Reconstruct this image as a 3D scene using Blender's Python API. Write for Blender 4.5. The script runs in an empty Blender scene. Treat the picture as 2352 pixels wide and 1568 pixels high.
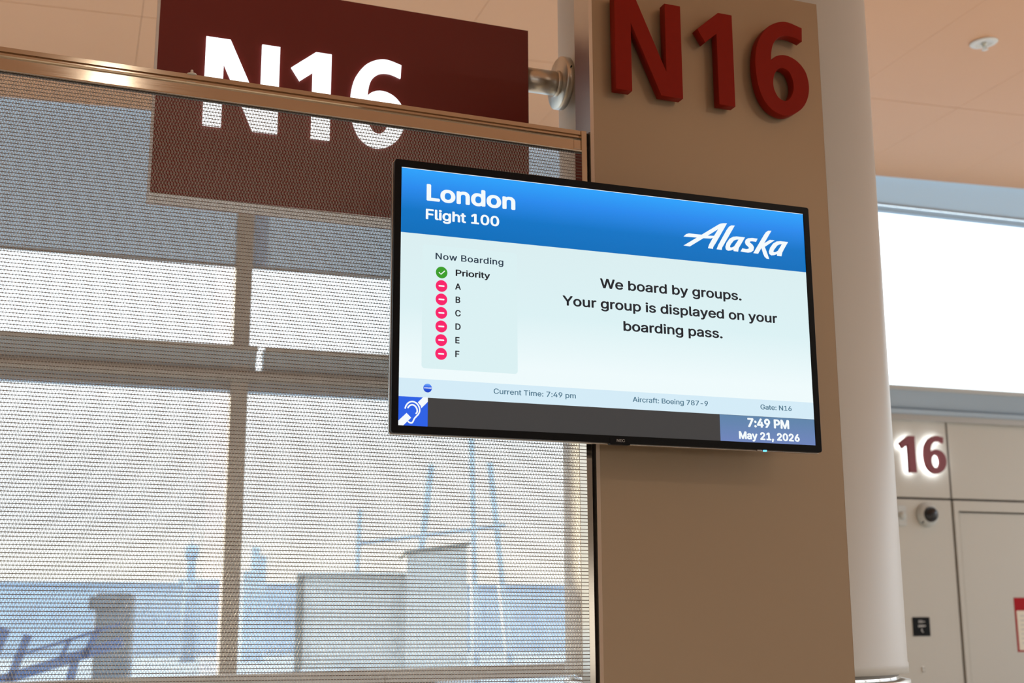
import bpy, bmesh, math, os, random
import numpy as np
from mathutils import Vector, Matrix

random.seed(4)
SC = bpy.context.scene
COL = SC.collection
D2R = math.pi / 180.0
YAW_B = -2.1 * D2R            # the window wall stands 2.1 degrees off the gate partition

# ------------------------------------------------------------------ camera
cam_d = bpy.data.cameras.new('camera')
cam = bpy.data.objects.new('camera', cam_d)
COL.objects.link(cam)
cam_d.sensor_width = 36.0
cam_d.lens = 36.0 * 3000.0 / 2352.0
cr = Vector((0.93520552, -0.35408271, -0.00400794))
cu = Vector((-0.07094542, -0.19844651, 0.97754065))
cf = Vector((0.3469256, 0.91391708, 0.21070882))
mw = Matrix((cr, cu, -cf)).transposed().to_4x4()
mw.translation = Vector((0, 0, 1.6))
cam.matrix_world = mw
cam_d.clip_end = 2000
cam_d.dof.use_dof = True
cam_d.dof.focus_distance = 3.5
cam_d.dof.aperture_fstop = 4.0
SC.camera = cam

# ------------------------------------------------------------------ exposure
SC.view_settings.view_transform = 'Standard'
SC.view_settings.look = 'None'
SC.view_settings.exposure = -0.04
SC.view_settings.gamma = 1.0
SC.view_settings.use_curve_mapping = False

# ------------------------------------------------------------------ sky
world = bpy.data.worlds.new('evening_sky')
SC.world = world
world.use_nodes = True
wn = world.node_tree
wn.nodes.clear()
w_out = wn.nodes.new('ShaderNodeOutputWorld')
w_bg = wn.nodes.new('ShaderNodeBackground')
w_geo = wn.nodes.new('ShaderNodeTexCoord')
w_sep = wn.nodes.new('ShaderNodeSeparateXYZ')
w_ramp = wn.nodes.new('ShaderNodeValToRGB')
stops = [(0.0, (1.60, 1.55, 1.45)), (0.045, (1.80, 1.76, 1.66)), (0.075, (1.52, 1.56, 1.61)), (0.13, (1.70, 1.75, 1.80)),
         (0.185, (2.6, 2.72, 2.85)), (0.30, (3.0, 3.2, 3.4)), (1.0, (1.4, 1.8, 2.3))]
K = 3.4
r_el = w_ramp.color_ramp.elements
for n_, (p_, c_) in enumerate(stops):
    e_ = r_el[n_] if n_ < 2 else r_el.new(p_)
    e_.position = p_; e_.color = tuple(v / K for v in c_) + (1,)
wn.links.new(w_geo.outputs['Generated'], w_sep.inputs[0])
wn.links.new(w_sep.outputs['Z'], w_ramp.inputs['Fac'])
wn.links.new(w_ramp.outputs['Color'], w_bg.inputs['Color'])
w_bg.inputs['Strength'].default_value = K
wn.links.new(w_bg.outputs[0], w_out.inputs[0])

# ------------------------------------------------------------------ low evening sun through the window wall
sun_d = bpy.data.lights.new('evening_sun', 'SUN')
sun_d.energy = 9.0
sun_d.color = (1.0, 0.80, 0.58)
sun_d.angle = 0.6 * D2R
sun = bpy.data.objects.new('evening_sun', sun_d)
COL.objects.link(sun)
sun.location = (-20, 40, 12)
sun.rotation_euler = Vector((0.68, -0.71, -0.236)).to_track_quat('-Z', 'Y').to_euler()

# ------------------------------------------------------------------ ceiling lamp mirrored in the rail, plus added fill lamps (behind the camera)
def lamp(x, y, z, sx, sy, power, col):
    d = bpy.data.lights.new('ceiling_or_fill_lamp', 'AREA')
    d.shape = 'RECTANGLE'; d.size = sx; d.size_y = sy
    d.energy = power; d.color = col
    o = bpy.data.objects.new('ceiling_or_fill_lamp', d)
    COL.objects.link(o)
    o.location = (x, y, z)
    return o
WARM = (1.0, 0.86, 0.70)
lamp(0.39, -2.06, 5.15, 0.11, 0.36, 5.0, WARM)
for lx, ly in ((-4.0, -3.0), (5.5, -3.0), (9.5, -3.0)):  # three unseen fill lamps, added to brighten the front
    lamp(lx, ly, 5.15, 1.2, 0.5, 40.0, WARM)

# ================================================================== materials
def mat(name, col, rough=0.5, metal=0.0, emit=None, estr=1.0, spec=0.5, coat=0.0, bump=0.0, bscale=60.0, var=0.0, vscale=4.0):
    m = bpy.data.materials.new(name)
    m.use_nodes = True
    nt = m.node_tree
    b = nt.nodes['Principled BSDF']
    b.inputs['Base Color'].default_value = (*col, 1)
    b.inputs['Roughness'].default_value = rough
    b.inputs['Metallic'].default_value = metal
    b.inputs['Specular IOR Level'].default_value = spec
    b.inputs['Coat Weight'].default_value = coat
    if emit:
        b.inputs['Emission Color'].default_value = (*emit, 1)
        b.inputs['Emission Strength'].default_value = estr
    tc = None
    if bump or var:
        tc = nt.nodes.new('ShaderNodeTexCoord')
    if var:
        n = nt.nodes.new('ShaderNodeTexNoise'); n.inputs['Scale'].default_value = vscale
        n.inputs['Detail'].default_value = 4
        nt.links.new(tc.outputs['Object'], n.inputs['Vector'])
        mx = nt.nodes.new('ShaderNodeMix'); mx.data_type = 'RGBA'; mx.blend_type = 'MIX'
        mx.inputs[6].default_value = (*[c * (1 - var) for c in col], 1)
        mx.inputs[7].default_value = (*[min(1, c * (1 + var)) for c in col], 1)
        nt.links.new(n.outputs['Fac'], mx.inputs[0])
        nt.links.new(mx.outputs[2], b.inputs['Base Color'])
    if bump:
        n = nt.nodes.new('ShaderNodeTexNoise'); n.inputs['Scale'].default_value = bscale
        nt.links.new(tc.outputs['Object'], n.inputs['Vector'])
        bp = nt.nodes.new('ShaderNodeBump'); bp.inputs['Strength'].default_value = bump
        bp.inputs['Distance'].default_value = 0.002
        nt.links.new(n.outputs['Fac'], bp.inputs['Height'])
        nt.links.new(bp.outputs['Normal'], b.inputs['Normal'])
    return m

def brushed(name, col, rough):
    m = mat(name, col, rough, 1.0)
    nt = m.node_tree; b = nt.nodes['Principled BSDF']
    tc = nt.nodes.new('ShaderNodeTexCoord')
    mp = nt.nodes.new('ShaderNodeMapping'); mp.inputs['Scale'].default_value = (1.2, 300, 300)
    n = nt.nodes.new('ShaderNodeTexNoise'); n.inputs['Scale'].default_value = 3.0; n.inputs['Detail'].default_value = 3
    mr = nt.nodes.new('ShaderNodeMapRange')
    mr.inputs['To Min'].default_value = rough - 0.05; mr.inputs['To Max'].default_value = rough + 0.08
    nt.links.new(tc.outputs['Object'], mp.inputs[0]); nt.links.new(mp.outputs[0], n.inputs['Vector'])
    nt.links.new(n.outputs['Fac'], mr.inputs['Value']); nt.links.new(mr.outputs[0], b.inputs['Roughness'])
    return m

def emis(name, col, k=1.0):
    return mat(name, (0.01, 0.01, 0.01), 0.35, 0, emit=col, estr=k, spec=0.1)

def emis_ramp(name, stops, axis='Z', span=(0, 1)):
    """a picture on the display: a vertical run of colours, in the object's own millimetres"""
    m = emis(name, (1, 1, 1))
    nt = m.node_tree; b = nt.nodes['Principled BSDF']
    tc = nt.nodes.new('ShaderNodeTexCoord'); sp = nt.nodes.new('ShaderNodeSeparateXYZ')
    mr = nt.nodes.new('ShaderNodeMapRange')
    mr.inputs['From Min'].default_value = span[0]; mr.inputs['From Max'].default_value = span[1]
    rp = nt.nodes.new('ShaderNodeValToRGB')
    els = rp.color_ramp.elements
    els[0].position, els[0].color = stops[0][0], (*stops[0][1], 1)
    els[1].position, els[1].color = stops[-1][0], (*stops[-1][1], 1)
    for p, c in stops[1:-1]:
        e = els.new(p); e.color = (*c, 1)
    nt.links.new(tc.outputs['Object'], sp.inputs[0]); nt.links.new(sp.outputs[axis], mr.inputs['Value'])
    nt.links.new(mr.outputs[0], rp.inputs[0]); nt.links.new(rp.outputs[0], b.inputs['Emission Color'])
    return m

def srgb(r, g, b):
    f = lambda c: (c / 255 / 12.92) if c / 255 <= 0.04045 else ((c / 255 + 0.055) / 1.055) ** 2.4
    return (f(r), f(g), f(b))

def glass_mat():
    m = bpy.data.materials.new('window_glass'); m.use_nodes = True
    nt = m.node_tree; nt.nodes.clear()
    o = nt.nodes.new('ShaderNodeOutputMaterial'); t = nt.nodes.new('ShaderNodeBsdfTransparent')
    g = nt.nodes.new('ShaderNodeBsdfGlossy'); g.inputs['Roughness'].default_value = 0.02
    t.inputs['Color'].default_value = (0.93, 0.97, 0.98, 1)
    f = nt.nodes.new('ShaderNodeFresnel')
    ge = nt.nodes.new('ShaderNodeNewGeometry'); ior = nt.nodes.new('ShaderNodeMapRange')     # a thin pane: same reflectance from both of its faces
    ior.inputs['To Min'].default_value = 1.45; ior.inputs['To Max'].default_value = 1 / 1.45
    nt.links.new(ge.outputs['Backfacing'], ior.inputs['Value']); nt.links.new(ior.outputs[0], f.inputs['IOR'])
    mx = nt.nodes.new('ShaderNodeMixShader')
    nt.links.new(f.outputs[0], mx.inputs[0]); nt.links.new(t.outputs[0], mx.inputs[1]); nt.links.new(g.outputs[0], mx.inputs[2])
    nt.links.new(mx.outputs[0], o.inputs[0])
    return m

M = dict(
    panel=mat('taupe_panel', (0.37, 0.268, 0.170), 0.38, 0.35, bump=0.05, bscale=900),
    panel_edge=mat('pale_edge_trim', (0.78, 0.66, 0.56), 0.35, 0.3),
    column=mat('white_column', (0.57, 0.58, 0.55), 0.42, var=0.02),
    chrome=mat('chrome', (0.75, 0.75, 0.75), 0.08, 1.0),
    steel=brushed('brushed_steel', (0.60, 0.53, 0.44), 0.10),
    steel_dull=brushed('dull_steel', (0.62, 0.59, 0.54), 0.3),
    wire=mat('steel_wire', (0.50, 0.46, 0.42), 0.36, 0.95),
    rod=mat('shaded_steel_rod', (0.20, 0.17, 0.145), 0.38, 0.9),  # darker than the wire, standing in for shade among the spirals
    black=mat('black_spacer_and_shade', (0.015, 0.013, 0.012), 0.6),
    bezel=mat('black_bezel', (0.007, 0.008, 0.0095), 0.32, spec=0.12),
    tvback=mat('black_housing', (0.02, 0.02, 0.02), 0.5),
    silver=mat('silver_trim', (0.62, 0.60, 0.57), 0.25, 1.0),
    red=mat('red_lacquer', (0.235, 0.011, 0.004), 0.5, spec=0.12, var=0.05, vscale=40),
    signred=mat('maroon_sign', (0.17, 0.014, 0.012), 0.4),
    signbody=mat('pale_sign_return', (0.52, 0.47, 0.42), 0.4, 0.3),
    signlit=emis('lit_white', (0.93, 0.98, 1.0), 1.7),
    halored=mat('dark_red_letter', (0.20, 0.018, 0.028), 0.4),
    halo=emis('halo_white', (0.95, 0.97, 1.0), 9.0),
    ceiling=mat('peach_ceiling', (0.74, 0.415, 0.23), 0.5, var=0.015, vscale=1.5),
    seam=mat('ceiling_seam', (0.36, 0.23, 0.15), 0.8),
    white=mat('white_paint', (0.78, 0.78, 0.76), 0.5),
    wall=mat('beige_panel', (0.51, 0.50, 0.45), 0.45, var=0.015, vscale=2),
    wallgap=mat('panel_gap', (0.12, 0.11, 0.10), 0.8),
    hall=mat('hall_wall', (0.40, 0.36, 0.32), 0.7, var=0.05, vscale=1),
    floor=mat('terrazzo', (0.64, 0.60, 0.54), 0.22, var=0.12, vscale=45),
    frame=mat('beige_mullion', (0.46, 0.495, 0.51), 0.45),
    bluegrey=mat('bluegrey_metal', (0.38, 0.47, 0.56), 0.4, 0.2),
    greyband=mat('grey_tube', (0.36, 0.35, 0.33), 0.45, 0.2),
    camgrey=mat('camera_housing', (0.50, 0.53, 0.52), 0.4),
    dome=mat('smoked_dome', (0.012, 0.014, 0.018), 0.06),
    nozzle=mat('sprinkler_brass', (0.55, 0.55, 0.48), 0.3, 0.9),
    dark=mat('near_black', (0.006, 0.007, 0.008), 0.6, spec=0.12),
    mark=mat('pale_print', (0.45, 0.45, 0.44), 0.6),
    notered=mat('notice_red', (0.36, 0.008, 0.014), 0.6, spec=0.1),
    paper=mat('notice_paper', (0.72, 0.68, 0.56), 0.6),
    glass=glass_mat(),
    apron=mat('concrete_apron', (0.30, 0.36, 0.42), 0.8, var=0.15, vscale=0.05),
    haze=mat('hazed_far_building', (0.44, 0.55, 0.66), 0.8),  # distance haze is mixed into this pale blue
    bridge=mat('bridge_panel', (0.50, 0.55, 0.57), 0.6, var=0.05, vscale=0.6),
    bridged=mat('bridge_dark', (0.16, 0.19, 0.20), 0.6),
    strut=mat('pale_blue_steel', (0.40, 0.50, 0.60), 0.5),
    blue=mat('blue_vehicle', (0.06, 0.12, 0.26), 0.45),
    tyre=mat('tyre', (0.02, 0.02, 0.022), 0.8),
    slate=mat('slate_vehicle', (0.12, 0.15, 0.18), 0.5),
)

# shade cloth: lets some daylight through
def shade_mat():
    m = mat('grey_shade_cloth', (0.48, 0.54, 0.60), 0.9)
    nt = m.node_tree; b = nt.nodes['Principled BSDF']
    t = nt.nodes.new('ShaderNodeBsdfTranslucent'); t.inputs['Color'].default_value = (0.54, 0.64, 0.73, 1)
    mx = nt.nodes.new('ShaderNodeMixShader'); mx.inputs[0].default_value = 0.5
    out = nt.nodes['Material Output']
    nt.links.new(b.outputs[0], mx.inputs[1]); nt.links.new(t.outputs[0], mx.inputs[2]); nt.links.new(mx.outputs[0], out.inputs[0])
    return m
M['shade'] = shade_mat()

# ================================================================== building helpers
def link(o, parent=None):
    COL.objects.link(o)
    if parent is not None:
        o.parent = parent
    return o

def tag(o, label=None, cat=None, group=None, kind=None):
    if label: o['label'] = label
    if cat: o['category'] = cat
    if group: o['group'] = group
    if kind: o['kind'] = kind
    return o

def empty(name, loc=(0, 0, 0), rz=0.0, rx=0.0):
    o = bpy.data.objects.new(name, None)
    o.empty_display_size = 0.05
    o.location = loc; o.rotation_euler = (rx, 0, rz)
    return link(o)

class MB:
    """collects shapes into ONE mesh object; local axes x right, y away, z up"""
    def __init__(s):
        s.bm = bmesh.new(); s.mats = []
    def mi(s, m):
        if m not in s.mats: s.mats.append(m)
        return s.mats.index(m)
    def box(s, x0, x1, y0, y1, z0, z1, m, bev=0.0, shear=0.0):
        vs = [s.bm.verts.new((x, y, z + shear * x)) for x in (x0, x1) for y in (y0, y1) for z in (z0, z1)]
        idx = ((0, 1, 3, 2), (4, 6, 7, 5), (0, 4, 5, 1), (2, 3, 7, 6), (0, 2, 6, 4), (1, 5, 7, 3))
        k = s.mi(m); fs = []
        for f in idx:
            fc = s.bm.faces.new([vs[i] for i in f]); fc.material_index = k; fs.append(fc)
        if bev:
            ed = list({e for f in fs for e in f.edges})
            bmesh.ops.bevel(s.bm, geom=ed, offset=bev, segments=2, affect='EDGES', profile=0.5)
        return s
    def lathe(s, prof, m, org=(0, 0, 0), axis='Z', n=48, cap=True):
        """prof: (radius, height) pairs"""
        k = s.mi(m); rings = []
        def P(r, h, a):
            c, d = r * math.cos(a), r * math.sin(a)
            v = {'Z': (c, d, h), 'X': (h, c, d), 'Y': (c, h, d)}[axis]
            return (v[0] + org[0], v[1] + org[1], v[2] + org[2])
        for r, h in prof:
            rings.append([s.bm.verts.new(P(max(r, 1e-5), h, 2 * math.pi * i / n)) for i in range(n)])
        for a, b in zip(rings, rings[1:]):
            for i in range(n):
                f = s.bm.faces.new((a[i], a[(i + 1) % n], b[(i + 1) % n], b[i])); f.material_index = k; f.smooth = True
        if cap:
            for rg in (rings[0], rings[-1]):
                f = s.bm.faces.new(rg); f.material_index = k
        return s
    def bar(s, p, q, r, m, n=8):
        p, q = Vector(p), Vector(q); k = s.mi(m)
        d = (q - p).normalized()
        a = d.orthogonal().normalized(); b = d.cross(a)
        R = [[s.bm.verts.new(c + r * (math.cos(2 * math.pi * i / n) * a + math.sin(2 * math.pi * i / n) * b)) for i in range(n)] for c in (p, q)]
        for i in range(n):
            f = s.bm.faces.new((R[0][i], R[0][(i + 1) % n], R[1][(i + 1) % n], R[1][i])); f.material_index = k; f.smooth = n > 6
        for rg in R:
            f = s.bm.faces.new(rg); f.material_index = k
        return s
    def prism(s, pts, y0, y1, m):
        """polygon in x,z pushed from y0 to y1"""
        k = s.mi(m)
        A = [s.bm.verts.new((x, y0, z)) for x, z in pts]; B = [s.bm.verts.new((x, y1, z)) for x, z in pts]
        n = len(pts)
        for i in range(n):
            f = s.bm.faces.new((A[i], A[(i + 1) % n], B[(i + 1) % n], B[i])); f.material_index = k
        for rg in (A, B):
            f = s.bm.faces.new(rg); f.material_index = k
        return s
    def extrude_x(s, prof, x0, x1, m, shear=0.0, xref=0.0):
        """closed profile of (y, z) run along x"""
        k = s.mi(m)
        A = [s.bm.verts.new((x0, y, z + shear * (x0 - xref))) for y, z in prof]
        B = [s.bm.verts.new((x1, y, z + shear * (x1 - xref))) for y, z in prof]
        n = len(prof)
        for i in range(n):
            f = s.bm.faces.new((A[i], A[(i + 1) % n], B[(i + 1) % n], B[i])); f.material_index = k
        for rg in (A, B):
            f = s.bm.faces.new(rg); f.material_index = k
        return s
    def build(s, name, parent=None, loc=None, rz=None, kind=None):
        bmesh.ops.recalc_face_normals(s.bm, faces=s.bm.faces[:])
        me = bpy.data.meshes.new(name); s.bm.to_mesh(me); s.bm.free()
        for m in s.mats: me.materials.append(m)
        o = bpy.data.objects.new(name, me)
        link(o, parent)
        if loc: o.location = loc
        if rz is not None: o.rotation_euler = (0, 0, rz)
        if kind: o['kind'] = kind
        return o

def B(u, v, z):
    """a point given along the window wall (u), away from the camera (v), up (z)"""
    c, s = math.cos(YAW_B), math.sin(YAW_B)
    return (u * c - v * s, u * s + v * c, z)

def mesh_from_curve(cu):
    o = bpy.data.objects.new('tmp', cu); COL.objects.link(o)
    dg = bpy.context.evaluated_depsgraph_get()
    me = bpy.data.meshes.new_from_object(o.evaluated_get(dg))
    bpy.data.objects.remove(o); bpy.data.curves.remove(cu)
    return me

def xz(me, sx=1.0, sz=1.0, ox=0.0, oz=0.0, oy=0.0, sy=1.0):
    """lay a flat x,y mesh upright: x stays, y becomes z, thickness runs along y"""
    n = len(me.vertices); a = np.empty(n * 3); me.vertices.foreach_get('co', a); a = a.reshape(-1, 3)
    b = np.stack([a[:, 0] * sx + ox, -a[:, 2] * sy + oy, a[:, 1] * sz + oz], 1)
    me.vertices.foreach_set('co', b.ravel()); me.update()
    return me

def outline_mesh(loops, thick=0.0, bev=0.0):
    cu = bpy.data.curves.new('outline', 'CURVE'); cu.dimensions = '2D'; cu.fill_mode = 'BOTH' if thick else 'FRONT'
    cu.extrude = thick / 2; cu.bevel_depth = bev; cu.bevel_resolution = 1
    for lp in loops:
        sp = cu.splines.new('POLY'); sp.points.add(len(lp) - 1); sp.use_cyclic_u = True
        for p, (x, y) in zip(sp.points, lp): p.co = (x, y, 0, 1)
    return mesh_from_curve(cu)

def smooth_loop(pts, corners=(), k=5):
    """closed Catmull-Rom through the points, sharp at the listed ones"""
    n = len(pts); out = []
    for i in range(n):
        p0, p1, p2, p3 = (Vector(pts[j % n]) for j in (i - 1, i, i + 1, i + 2))
        if i in corners: p0 = p1 + (p1 - p2) * 0.5
        if (i + 1) % n in corners: p3 = p2 + (p2 - p1) * 0.5
        if i in corners and (i + 1) % n in corners:
            out.append(tuple(p1)); continue
        for j in range(k):
            t = j / k
            q = 0.5 * ((2 * p1) + (p2 - p0) * t + (2 * p0 - 5 * p1 + 4 * p2 - p3) * t * t + (3 * p1 - p0 - 3 * p2 + p3) * t ** 3)
            out.append((q.x, q.y))
    return out

_font = None
try:
    _font = bpy.data.fonts.load(os.path.join(bpy.utils.system_resource('DATAFILES'), 'fonts', 'Inter.woff2'))
except Exception:
    _font = None

_glyphs = {}
def _loops(s, res=6):
    """the closed outlines of some lettering, as point lists"""
    cu = bpy.data.curves.new('txt', 'FONT'); cu.body = s
    if _font: cu.font = _font
    o = bpy.data.objects.new('tmp', cu); COL.objects.link(o)
    dg = bpy.context.evaluated_depsgraph_get()
    c = o.evaluated_get(dg).to_curve(dg)
    out = []
    for sp in c.splines:
        if sp.type == 'BEZIER':
            bp = sp.bezier_points; lp = []
            for k in range(len(bp)):
                p, q = bp[k], bp[(k + 1) % len(bp)]
                a, b, c_, d = (Vector(v[:2]) for v in (p.co, p.handle_right, q.handle_left, q.co))
                straight = abs((b - a).cross(d - a)) < 1e-7 and abs((c_ - a).cross(d - a)) < 1e-7
                for i in range(1 if straight else res):
                    t = i / res; u = 1 - t
                    v = a * u ** 3 + b * 3 * u * u * t + c_ * 3 * u * t * t + d * t ** 3
                    lp.append((v.x, v.y))
        else:
            lp = [(p.co[0], p.co[1]) for p in sp.points]
        if len(lp) > 2: out.append(lp)
    bpy.data.objects.remove(o); bpy.data.curves.remove(cu)
    return out
def _fill(loops):
    from mathutils.geometry import delaunay_2d_cdt
    vs, es = [], []
    for lp in loops:
        n = len(vs); vs += [Vector(p) for p in lp]
        es += [(n + i, n + (i + 1) % len(lp)) for i in range(len(lp))]
    v, e, f = delaunay_2d_cdt(vs, es, [], 0, 1e-6)[:3]
    A = [np.array(lp) for lp in loops]
    def wind(x, y):
        w = 0
        for a in A:
            b = np.roll(a, -1, 0)
            cr_ = (b[:, 0] - a[:, 0]) * (y - a[:, 1]) - (x - a[:, 0]) * (b[:, 1] - a[:, 1])
            w += int(np.sum((a[:, 1] <= y) & (b[:, 1] > y) & (cr_ > 0))) - int(np.sum((a[:, 1] > y) & (b[:, 1] <= y) & (cr_ < 0)))
        return w
    F = [list(t) for t in f if wind(sum(v[i].x for i in t) / 3, sum(v[i].y for i in t) / 3)]
    return np.array([(p.x, p.y, 0.0) for p in v]), F
def glyph(ch):
    """vertices, faces and advance of one character"""
    if ch not in _glyphs:
        w = lambda t: np.ptp(np.concatenate([np.array(l) for l in _loops(t)])[:, 0])
        if ch == ' ':
            _glyphs[ch] = (np.zeros((0, 3)), [], w('n n') - w('nn'))
        else:
            v, f = _fill(_loops(ch))
            _glyphs[ch] = (v, f, w(ch + ch) - w(ch))
    return _glyphs[ch]
def text_raw(s, weight=0.0, spacing=1.0):
    """lettering; a heavier weight is the regular letter thickened all round by the given radius"""
    V, Fs, x, n = [], [], 0.0, 0
    dirs = [(weight * math.cos(t), weight * math.sin(t)) for t in [2 * math.pi * (k + 0.5) / 8 for k in range(8)]] if weight else [(0.0, 0.0)]
    for ch in s:
        a, F, adv = glyph(ch)
        if len(a):
            for k, (dx, dy) in enumerate(dirs):
                V.append(a + np.array([x + dx, dy, 0.0002 * k])); Fs += [[i + n for i in f] for f in F]; n += len(a)
        x += adv * spacing
    out = bpy.data.meshes.new('txt'); out.from_pydata([tuple(v) for v in np.concatenate(V)], [], Fs); out.update()
    return out

def bounds(me):
    n = len(me.vertices); a = np.empty(n * 3); me.vertices.foreach_get('co', a); a = a.reshape(-1, 3)
    return a.min(0), a.max(0)

def join_meshes(name, items):
    """items: (mesh, material, thickness offset already applied) -> one mesh with several materials"""
    V, F, MI, mats = [], [], [], []
    for me, m in items:
        if m not in mats: mats.append(m)
        k = mats.index(m); base = len(V)
        V += [tuple(v.co) for v in me.vertices]
        for p in me.polygons:
            F.append([base + i for i in p.vertices]); MI.append(k)
        bpy.data.meshes.remove(me)
    out = bpy.data.meshes.new(name); out.from_pydata(V, [], F)
    for m in mats: out.materials.append(m)
    out.polygons.foreach_set('material_index', MI)
    out.update()
    return out

def obj(name, me, parent=None, m=None, loc=None):
    if m: me.materials.clear(); me.materials.append(m)
    o = bpy.data.objects.new(name, me)
    link(o, parent)
    if loc: o.location = loc
    return o

# ------------------------------------------------------------------ the three characters of the gate number (millimetres, cap height 295)
GL = {
    'N': [[(0, 0), (51, 0), (51, 219.5), (147, 0), (218, 0), (218, 295), (166.5, 295), (166.5, 73), (69, 295), (0, 295)]],
    '1': [[(66, 0), (120, 0), (120, 296), (73, 296), (0, 232), (25, 193), (66, 229)]],
    '6': [smooth_loop([(173, 295), (171, 251.5), (140, 260.8), (113, 261), (90, 252.7), (71, 233.7), (60, 207), (55, 168),
                       (74, 185), (100, 193.5), (127, 191), (154, 178), (176, 154), (186, 125), (187.7, 94), (180.5, 62),
                       (163, 32), (137, 10), (106, -3), (76, -2), (44, 14), (20, 45), (5.7, 89), (0.6, 138), (3, 183),
                       (14, 226), (35, 261), (60, 286), (95, 303), (127, 306)], corners=(0, 1, 7)),
          smooth_loop([(94, 152), (78, 143), (65, 124), (60, 100), (62.5, 75), (75, 52), (91.6, 43), (107, 44.6), (121.6, 58.6),
                       (131.6, 82), (133, 104.6), (127, 129), (116, 145)])],
}
def char_mesh(c, thick, bev, sx=1.0, sz=1.0):
    return xz(outline_mesh([[(x * 0.001, y * 0.001) for x, y in lp] for lp in GL[c]], thick, bev), sx, sz)

# ================================================================== SETTING
X0, X1, YR = -24.0, 11.8, -12.0
def slab(name, m, *a, rz=None):
    return MB().box(*a, m).build(name, rz=rz, kind='structure')

slab('floor', M['floor'], X0, X1, YR, 10.2, -0.2, 0.0)
slab('wall_left', M['hall'], X0 - 0.2, X0, YR, 10.0, 0, 5.9)
def pierced(name, a0, a1, fixed, z0, z1, w0, w1, step, along_y):
    """a hall wall with a run of openings to the daylight between w0 and w1"""
    m_ = MB(); P = lambda p, q, za, zb: m_.box(*((fixed, fixed + 0.2, p, q) if along_y else (p, q, fixed, fixed + 0.2)), za, zb, M['hall'])
    P(a0, a1, 0, z0); P(a0, a1, z1, 5.9); P(a0, w0, z0, z1); P(w1, a1, z0, z1)
    k = w0
    while k < w1: P(k, k + 0.2, z0, z1); k += step
    m_.build(name, kind='structure')
pierced('wall_right', YR, 10.0, X1, 0.6, 5.2, -6.0, 9.0, 3.0, True)  # unseen openings, added and sized for skylight on the column's right side
pierced('wall_rear', X0, X1, YR - 0.2, 0.8, 2.3, -14.0, 14.0, 3.5, False)  # low unseen openings, added as cool fill from behind

# ceiling: peach panels with thin open joints, rising a little to the right
def zc(u): return 5.31 + 0.0275 * u
cb = MB()
g = 0.0028
us = [0.235 + 1.015 * k for k in range(-24, 12)]
vs_ = [7.90 + 2.03 * k for k in range(-11, 1)] + [9.47]
def cpan(u0, u1, v0, v1, z_, t, m):
    k = cb.mi(m)
    V = [cb.bm.verts.new((u, v, zc(u) + z)) for z in (z_, z_ + t) for u, v in ((u0, v0), (u1, v0), (u1, v1), (u0, v1))]
    for f in ((3, 2, 1, 0), (4, 5, 6, 7), (0, 1, 5, 4), (1, 2, 6, 5), (2, 3, 7, 6), (3, 0, 4, 7)):
        fc = cb.bm.faces.new([V[i] for i in f]); fc.material_index = k
for a_, b_ in zip(us, us[1:]):
    for c_, d_ in zip(vs_, vs_[1:]):
        cpan(a_ + 0.0012, b_ - 0.0012, c_ + g, d_ - g, 0.0, 0.02, M['ceiling'])
cpan(us[0], us[-1], vs_[0], 9.46, 0.008, 0.05, M['seam'])
cb.build('ceiling', rz=YAW_B, kind='structure')

# window wall, right: white fascia over a high window
f_ = MB()
f_.box(3.9, 11.4, 9.50, 9.506, 5.255, 5.75, M['shade'])
f_.box(3.9, 11.4, 9.49, 9.515, 5.240, 5.258, M['bluegrey'], 0.003)
f_.build('trim_1', rz=YAW_B, kind='structure')
w2 = empty('window_2'); w2.rotation_euler = (0, 0, YAW_B); w2['kind'] = 'structure'
MB().box(4.0, 11.4, 9.55, 9.62, 5.205, 5.25, M['bluegrey']).box(4.0, 11.4, 9.48, 9.62, 5.74, 5.80, M['bluegrey']).build('window_frame', w2)
MB().box(4.0, 11.4, 9.575, 9.587, 3.5, 5.74, M['glass']).build('pane', w2)

# window wall, left: mullions, split transom, panes
w1 = empty('window_1'); w1.rotation_euler = (0, 0, YAW_B); w1['kind'] = 'structure'
for u in [1.05 - 2.53 * k for k in range(10)] + [4.05]:
    MB().box(u, u + 0.125, 9.45, 9.62, 0.0, 5.40, M['frame'], 0.006).build('mullion', w1)
def transom(u0, u1, parent, name):
    t = MB()
    t.box(u0, u1, 9.34, 9.60, 3.530, 3.565, M['frame'], 0.004)
    t.extrude_x([(9.40, 3.53), (9.47, 3.40), (9.58, 3.40), (9.58, 3.53)], u0, u1, M['bluegrey'])
    return t.build(name, parent)
transom(-24.0, 1.225, w1, 'transom'); transom(1.275, 5.2, w1, 'transom')
tb = MB()
tb.box(-24.0, 5.2, 9.47, 9.60, 3.255, 3.405, M['bluegrey'])
tb.lathe([(0.045, -24.0), (0.045, 5.2)], M['greyband'], org=(0, 9.46, 3.365), axis='X', n=20)
tb.build('transom_tube', w1)
for u0, u1 in [(1.175 - 2.53 * k, 3.455 - 2.53 * k) for k in range(1, 10)] + [(1.175, 4.05), (4.175, 5.3)]:
    MB().box(u0, u1, 9.575, 9.587, 0.0, 5.44, M['glass']).build('pane', w1)
# grey band drawn across the top of the left windows
hb = MB()
hb.box(-24.0, 4.05, 9.50, 9.506, 4.195, 5.40, M['shade'])
hb.box(-24.0, 4.05, 9.49, 9.515, 4.180, 4.205, M['bluegrey'], 0.003)
hb.build('wall_header', rz=YAW_B, kind='structure')

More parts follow.
